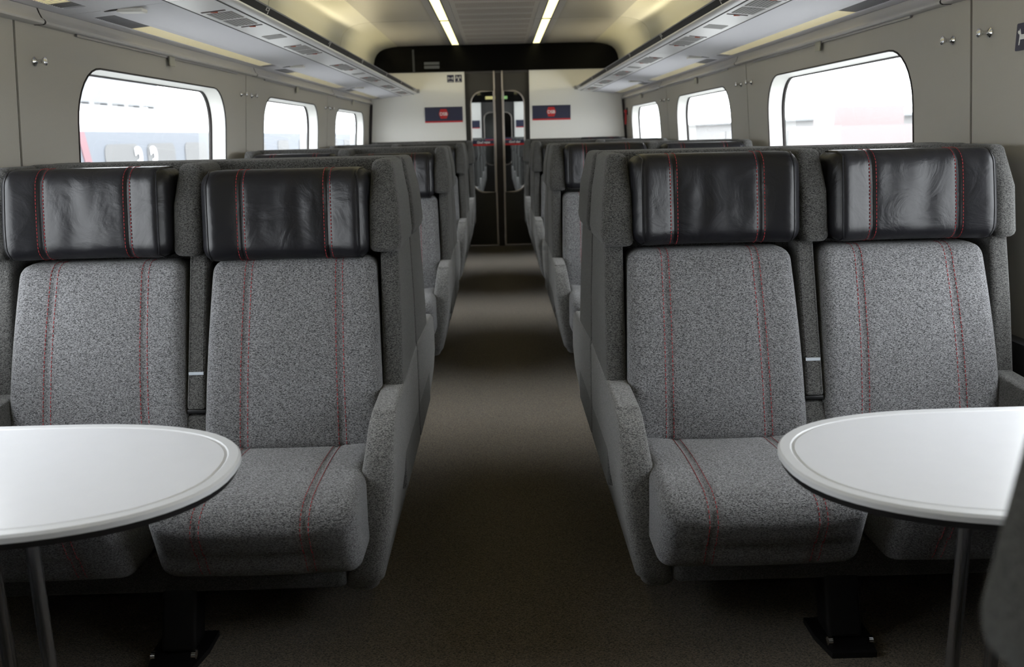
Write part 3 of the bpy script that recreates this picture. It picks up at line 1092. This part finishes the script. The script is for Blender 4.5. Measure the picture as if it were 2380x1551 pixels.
    P('folding_armrest', mb, shell_m, [KID('label_tab', tb, plain('grey_tab', (0.35, 0.38, 0.42), 0.5) if 'grey_tab' not in MATS else MATS['grey_tab'], None),
                                      KID('edge_stitching', st, MATS.get('dark_thread') or plain('dark_thread', (0.01, 0.01, 0.012), 0.6), None), KID('end_cap', cap_, black_m)])
    # cushions
    for i, (uc_b, uc_s, uc_h, sd) in enumerate(((0.278, 0.290, 0.292, 1.0), (0.786, 0.800, 0.806, 2.7))):
        wf = bc_warp(uc_b)
        mb = MB()
        v, f = rbox(BC_SIZE, BC_R, (14, 2, 26), 3, ((-.125, -.118, -.111, .111, .118, .125), (), ()), wf); mb.add(v, f)
        st = MB()
        for a in (-0.127, -0.109, 0.109, 0.127): dashes(st, surf_path(box_path('bc', a), BC_SIZE, BC_R, wf))
        P('back_cushion', mb, cushion_m, [KID('stitching', st, thread_m, None)], 180)
        wf = sc_warp(uc_s)
        mb = MB()
        v, f = rbox(SC_SIZE, SC_R, (12, 16, 5), 4, ((-.125, -.118, -.111, .111, .118, .125), (), ()), wf); mb.add(v, f)
        st = MB()
        for a in (-0.127, -0.109, 0.109, 0.127): dashes(st, surf_path(box_path('sc', a), SC_SIZE, SC_R, wf))
        P('seat_cushion', mb, cushion_m, [KID('stitching', st, thread_m, None)], 180)
        wf = hr_warp(uc_h, sd)
        mb = MB()
        v, f = rbox(HR_SIZE, HR_R, (36, 3, 16), 4, ((-.118, -.112, -.106, .106, .112, .118), (), ()), wf); mb.add(v, f)
        st = MB()
        for a in (-0.121, -0.103, 0.103, 0.121): dashes(st, surf_path(box_path('hr', a), HR_SIZE, HR_R, wf), 0.006, 0.0035, 0.0009)
        pps = []
        h = [x / 2 for x in HR_SIZE]
        for a in (-0.196, 0.196):
            pp = MB(); pps.append(pp)
            loop = lin((a, h[1], -h[2]), (a, h[1], h[2]), 16) + lin((a, h[1], h[2]), (a, -.03, h[2]), 6)[1:] + lin((a, -.03, h[2]), (a, -.03, -h[2]), 4)[1:] + lin((a, -.03, -h[2]), (a, h[1], -h[2]), 6)[1:-1]
            # keep the piping on the outside surface
            loop = [p for p in loop if abs(p[1]) > -1]
            pp.tube(surf_path(loop, HR_SIZE, HR_R, wf, 0.0005), 0.0028, 6, closed=True)
        P('headrest', mb, leather_m, [KID('stitching', st, thread_m, None), *[KID('piping', pp, leather_m) for pp in pps]], 180, 'black leather headrest with red stitched seams')
    # base below the cushions
    mb = MB()
    v, f = loft([(0.150, 0.128, 1.03, 0.10, 0.680, .02), (0.262, 0.128, 1.03, 0.05, 0.705, .02)], 3, 0.0, 0.015); mb.add(v, f)
    P('base_panel', mb, shell_m)
    mb = MB()
    v, f = rbox((0.085, 0.075, 0.17), 0.010, (1, 1, 3), 2, warp=lambda a, t_, b_: (0.535 + a, 0.66 + t_ - 0.35 * b_, 0.105 + b_)); mb.add(v, f)
    mb.box(0.42, 0.64, 0.30, 0.62, 0.135, 0.158)
    ft = MB(); ft.prism([(0.470, .70), (0.485, .78), (0.590, .78), (0.605, .70), (0.605, .62), (0.470, .62)], 0.0, 0.014)
    bt = MB()
    bts = []
    for u in (0.487, 0.583):
        bt = MB(); bt.tube([(u - .005, 0.752, 0.030), (u + .005, 0.752, 0.030)], 0.011, 10); bts.append(bt)
    P('pedestal_leg', mb, black_m, [KID('foot_plate', ft, black_m)] + [KID('bolt', bt, chrome_m) for bt in bts])
    SEATMESH[s] = R
    return R


def double_seat(side, facing, m_, label, group, head=(0, 0)):
    """side: +1 right of the aisle; facing: -1 towards the camera, +1 away"""
    fam = side if facing < 0 else -side
    t = empty('double_seat', (side * AISLE, m_ - facing * -0.0, 0), 0 if facing < 0 else PI)
    tag(t, label, 'seat', group)
    hi = 0
    for name, me, kids, lab in seat_meshes(fam):
        o = link(name, me, t)
        if lab: o['label'] = lab
        if name == 'headrest':
            o.location.z = head[hi]; hi += 1
        for kn, km, kl in kids:
            c = link(kn, km, o)
            if 'stitching' in kn: c['kind'] = 'stuff'
    return t


ORDR = ['nearest the viewer', 'second facing row', 'third facing row', 'last row, against the end wall']
ML = [2.66, 5.06, 7.46, 9.86]
MR = [2.64, 5.04, 7.44, 9.84]
heads = {(-1, 0): (0.008, 0.022), (1, 0): (0.024, 0.022), (-1, 1): (0, .01), (1, 1): (.028, .02), (-1, 2): (0, 0), (1, 2): (0, .01), (-1, 3): (0, 0), (1, 3): (.01, .04)}
for i in range(4):
    for s, MM in ((-1, ML), (1, MR)):
        double_seat(s, -1, MM[i], 'grey double seat facing us, %s of the aisle, %s' % (LL[s], ORDR[i]), 'double seats facing the camera', heads[(s, i)])
        if i < 3:
            double_seat(s, 1, MM[i] + 0.004, 'grey double seat turned away, %s of the aisle, backing onto the %s facing row' % (LL[s], ['nearest', 'second', 'third'][i]),
                        'double seats turned away from the camera')
# unseen seats added to shade the floor and near tables; the last one shows
double_seat(-1, 1, 0.065, 'grey double seat turned away left of the aisle, unseen beside the viewpoint, added for shade', 'double seats turned away from the camera')
double_seat(-1, -1, 0.055, 'grey double seat facing forward left of the aisle, unseen behind the viewpoint, added for shade', 'double seats facing the camera')
double_seat(1, -1, 0.09, 'grey double seat facing forward right of the aisle, unseen behind the viewpoint, added for shade', 'double seats facing the camera')
double_seat(1, 1, 0.112, 'dark double seat turned away, its headrest wing blurred at the right picture edge', 'double seats turned away from the camera')

# ------------------------------------------------------------------ tables


def table(s, yc, hw, label):
    t = empty('table', (s * 0.9, yc, 0))
    tag(t, label, 'table', 'tables between facing seats')
    H = 0.69

    def outline(ins):
        P = []
        a = 0.40 - ins; b_ = hw - ins
        cx = 0.855
        for i in range(33):
            q = PI / 2 + PI * i / 32
            c, sn = math.cos(q), math.sin(q)
            x = cx - a * abs(c) ** (2 / 2.35)
            y = b_ * (1 if sn > 0 else -1) * abs(sn) ** (2 / 2.35)
            P.append((s * (x - 0.9), y))
        P += [(s * (1.38 - 0.9), -b_), (s * (1.38 - 0.9), b_)]
        return P
    k = 35
    rings = [(0.0, H - 0.012), (0.0005, H - 0.004), (0.004, H), (0.020, H), (0.0225, H - 0.0016), (0.025, H - 0.0016), (0.0275, H - 0.0004)]
    mb = MB()
    v = []
    for ins, z in rings: v += [(x, y, z) for x, y in outline(ins)]
    f = []
    for r in range(len(rings) - 1):
        f += [(r * k + j, r * k + (j + 1) % k, (r + 1) * k + (j + 1) % k, (r + 1) * k + j) for j in range(k)]
    mb.add(v, f)
    rim = mb
    mb2 = MB(); mb2.add([(x, y, H - 0.0004) for x, y in outline(0.0275)], [tuple(range(k))])
    mb2.add([(x, y, H - 0.012) for x, y in outline(0.0)], [tuple(range(k))])
    top = link('tabletop', mb2.mesh('tabletop', table_m), t)
    link('raised_rim', rim.mesh('raised_rim', rim_m, 30), top)
    mb = MB()
    v = [(x, y, H - 0.0125) for x, y in outline(0.001)] + [(x, y, H - 0.024) for x, y in outline(0.006)] + [(x, y, H - 0.032) for x, y in outline(0.03)]
    f = [(r * k + j, r * k + (j + 1) % k, (r + 1) * k + (j + 1) % k, (r + 1) * k + j) for r in range(2) for j in range(k)]
    f.append(tuple(range(2 * k, 3 * k)))
    mb.add(v, f)
    link('under_edge', mb.mesh('under_edge', tunder_m, 30), t)
    for x in (0.770, 0.838):
        mb = MB()
        X = s * (x + (0.025 if s < 0 else 0) - 0.9); yy = 1.38 - yc
        mb.tube([(X, yy, 0.0), (X, yy, 0.66)], 0.0115, 14)
        link('leg', mb.mesh('leg', steel_m, 50), t)
    mb = MB(); mb.box(s * (0.73 - .9), s * (0.90 - .9), 1.38 - yc - .03, 1.38 - yc + .03, 0.0, 0.010)
    link('foot_plate', mb.mesh('foot_plate', tunder_m), t)
    return t


table(-1, 1.405, 0.258, 'pale grey table with rounded end and raised rim, at the left picture edge')
table(1, 1.365, 0.252, 'pale grey table with rounded end and raised rim, at the right picture edge')

# ------------------------------------------------------------------ the next saloon, seen through the door glass
N0, N1 = 10.45, 19.30
carpet('floor_2', Y1 + 0.02, N1 + 3)
for s in (-1, 1):
    mb = MB(); mb.box(s * 0.5, s * 0.53, Y1 + 0.1, N0, 0, 2.2)
    tag(link('wall_vestibule_' + LL[s], mb.mesh('wall_vestibule', white_m)), kind='structure')
S2 = [N0, 12.1, 14.5, 16.9, N1]
wn = [win_no[0]]
side_wall(-1, S2, 'wall_left_2', wn, True)
side_wall(1, S2, 'wall_right_2', wn, True)
mb = MB(); mb.box(-1.5, 1.5, Y1 + 0.1, N1 + 3, 2.18, 2.22)
tag(link('ceiling_2', mb.mesh('ceiling_2', ceil_m)), kind='structure')
end_wall(N1, 'wall_end_2')
double_door(N1, 'door_2', 0.012, True)
banner(-0.79, -0.38, 1.367, 1.531, N1 - .012, 'dim navy banner seen through the left door glass, far in the next saloon', True)
banner(0.38, 0.79, 1.367, 1.523, N1 - .012, 'dim navy banner seen through the right door glass, far in the next saloon', True)
mb = MB(); mb.box(-1.5, 1.5, N1 + 3, N1 + 3.05, 0, 2.2)
tag(link('wall_far', mb.mesh('wall_far', portal_m)), kind='structure')
for s in (-1, 1):
    mb = MB(); mb.box(s * 0.6, s * 0.63, N1 + 0.1, N1 + 3, 0, 2.2)
    tag(link('wall_passage_' + LL[s], mb.mesh('wall_passage', white_m)), kind='structure')
mb = MB(); mb.box(-0.5, -0.02, N1 + 0.7, N1 + 0.73, 0.0, 2.1)
o = link('white_cabinet', mb.mesh('white_cabinet', white_m)); tag(o, 'plain white cabinet front behind the farthest left door glass', 'cabinet')
t = empty('exit_sign', (0.05, N1 - 0.06, 1.985))
tag(t, 'small glowing green and yellow exit sign far beyond the door glass', 'sign')
mb = MB(); mb.box(-.02, .16, -.01, 0, -.03, .03); link('green_panel', mb.mesh('green_panel', exit_l), t)
mb = MB(); mb.box(-.30, -.04, -.01, 0, -.03, .03); link('yellow_panel', mb.mesh('yellow_panel', sign_l), t)
# simplified far seats
far = {}
for s in (-1, 1):
    bm = bmesh.new()
    mats = []
    for name, me, kids, lab in seat_meshes(s):
        m_ = me.materials[0]
        if m_ not in mats: mats.append(m_)
        n0 = len(bm.faces)
        bm.from_mesh(me); bm.faces.ensure_lookup_table()
        for q in range(n0, len(bm.faces)): bm.faces[q].material_index = mats.index(m_)
        if name == 'pedestal_leg':
            bm.from_mesh(kids[0][1]); bm.faces.ensure_lookup_table()
            for q in range(n0, len(bm.faces)): bm.faces[q].material_index = mats.index(m_)
    me = bpy.data.meshes.new('double_seat'); bm.to_mesh(me); bm.free()
    for m_ in mats: me.materials.append(m_)
    far[s] = me
FN = ['nearest', 'second', 'third', 'farthest']
for i, m_ in enumerate((11.9, 14.3, 16.7, 19.1)):
    for s in (-1, 1):
        o = link('double_seat', far[s], None, (s * AISLE, m_, 0))
        tag(o, 'grey seat facing us beyond the %s door glass, %s in its row' % (LL[s], FN[i]), 'seat', 'far seats facing the camera, %s side' % LL[s])
        if i < 3:
            o = link('double_seat', far[-s], None, (s * AISLE, m_ + .004, 0), PI)
            tag(o, 'grey seat turned away beyond the %s door glass, %s in its row' % (LL[s], FN[i]), 'seat', 'far seats facing away, %s side' % LL[s])

# rear wall behind the viewpoint
mb = MB(); mb.box(-1.5, 1.5, Y0 - 0.06, Y0, 0, 2.24)
tag(link('wall_rear', mb.mesh('wall_rear', portal_m)), kind='structure')

# ------------------------------------------------------------------ outside
mb = MB(); mb.box(-80, 80, -60, 90, -1.35, -1.25)
tag(link('ground', mb.mesh('ground', plain('pale_platform_concrete', (0.42, 0.42, 0.41), 0.8))), kind='structure')
# left: a parked carriage with blue window band, red stripe; a platform canopy above
pale = plain('pale_carriage_paint', (0.8, 0.82, 0.85), 0.6)
bandb = plain('carriage_band_blue', (0.122, 0.136, 0.160), 0.6)
bandr = plain('carriage_stripe_red', (0.20, 0.10, 0.115), 0.6)
darkw = plain('carriage_window_grey', (0.118, 0.120, 0.122), 0.6)
t = empty('parked_carriage', (-5.0, 9.0, -0.80))
tag(t, 'pale overexposed parked carriage with a bluish window band seen through the left windows', 'train')
mb = MB(); mb.box(-2.6, 0, -7, 40, 0.2, 2.5)
link('body', mb.mesh('body', pale), t)
mb = MB(); mb.box(0, 0.01, -6.5, 39, 1.20, 2.18)
bd = link('window_band', mb.mesh('window_band', bandb), t)
mb = MB()
mb.prism([(2.17, 1.20), (2.37, 1.20), (2.04, 2.18), (1.86, 2.18)], 0.01, 0.02, 'x')
link('red_stripe', mb.mesh('red_stripe', bandr), t)
for y in [0.4, 2.55, 3.95, 5.5, 7.2] + [9.4 + 2.2 * i for i in range(12)]:
    mb = MB(); mb.prism(rrect(y, y + 1.1, 1.28, 2.02, .12, 3), 0.01, 0.02, 'x')
    link('window', mb.mesh('window', darkw), bd)
tm = text_mesh('3', 0.62, pale, 0, 0.02, 0.004)
for y in (3.6, 4.15):
    o = link('lettering', tm, bd, (0.03, y, 1.72)); o.rotation_euler = (PI / 2, 0, PI / 2)
t = empty('platform_canopy', (-11.0, 8.0, -1.2))
tag(t, 'pale bluish platform building high behind the carriage in the nearest left window', 'building')
mb = MB(); mb.box(-3, 0, 12, 22, 3.55, 4.4)
link('fascia', mb.mesh('fascia', plain('canopy_pale', (0.118, 0.123, 0.130), 0.7)), t)
mb = MB()
for z in (3.15, 3.30, 3.45): mb.box(0, 0.05, 12, 22, z, z + 0.03)
link('rail', mb.mesh('rail', bandb), t)
for i in range(9):
    mb = MB(); mb.box(-0.2, 0, 12.3 + i * 1.15, 12.6 + i * 1.15, 0.0 if i % 4 == 0 else 3.1, 3.55)
    link('post', mb.mesh('post', darkw), t)
# right: low station building and a red engine front
t = empty('station_building', (14.0, 18.0, -1.2))
tag(t, 'pale low station building with a row of windows seen through the right windows', 'building')
mb = MB(); mb.box(0, 5, -14, 50, 0, 2.74)
link('facade', mb.mesh('facade', plain('station_wall_pale', (0.165, 0.163, 0.162), 0.8)), t)
mb = MB(); mb.box(-0.3, 5, -14.2, 50, 2.74, 2.84)
link('roof_edge', mb.mesh('roof_edge', plain('station_roof_grey', (0.14, 0.148, 0.154), 0.8)), t)
for i in range(22):
    mb = MB(); mb.box(-0.04, 0, -12.6 + i * 2.4, -11.4 + i * 2.4, 1.2, 2.3)
    link('window', mb.mesh('window', plain('station_window', (0.136, 0.136, 0.137), 0.6) if 'station_window' not in MATS else MATS['station_window']), t)
t = empty('red_wagon', (9.0, 25.6, -1.2))
tag(t, 'faded red and white wagon standing outside the nearest right window', 'wagon')
rd = plain('faded_red_paint', (0.19, 0.155, 0.155), 0.6)
mb = MB(); mb.box(0, 2.2, -1.8, 2.2, 0.4, 2.45); link('body', mb.mesh('body', rd), t)
mb = MB(); mb.box(0.1, 2.0, -1.0, 0.6, 2.45, 2.95); link('cab', mb.mesh('cab', rd), t)
mb = MB(); mb.box(-0.03, 0, -1.6, 2.0, 2.0, 2.15); link('white_stripe', mb.mesh('white_stripe', pale), t)
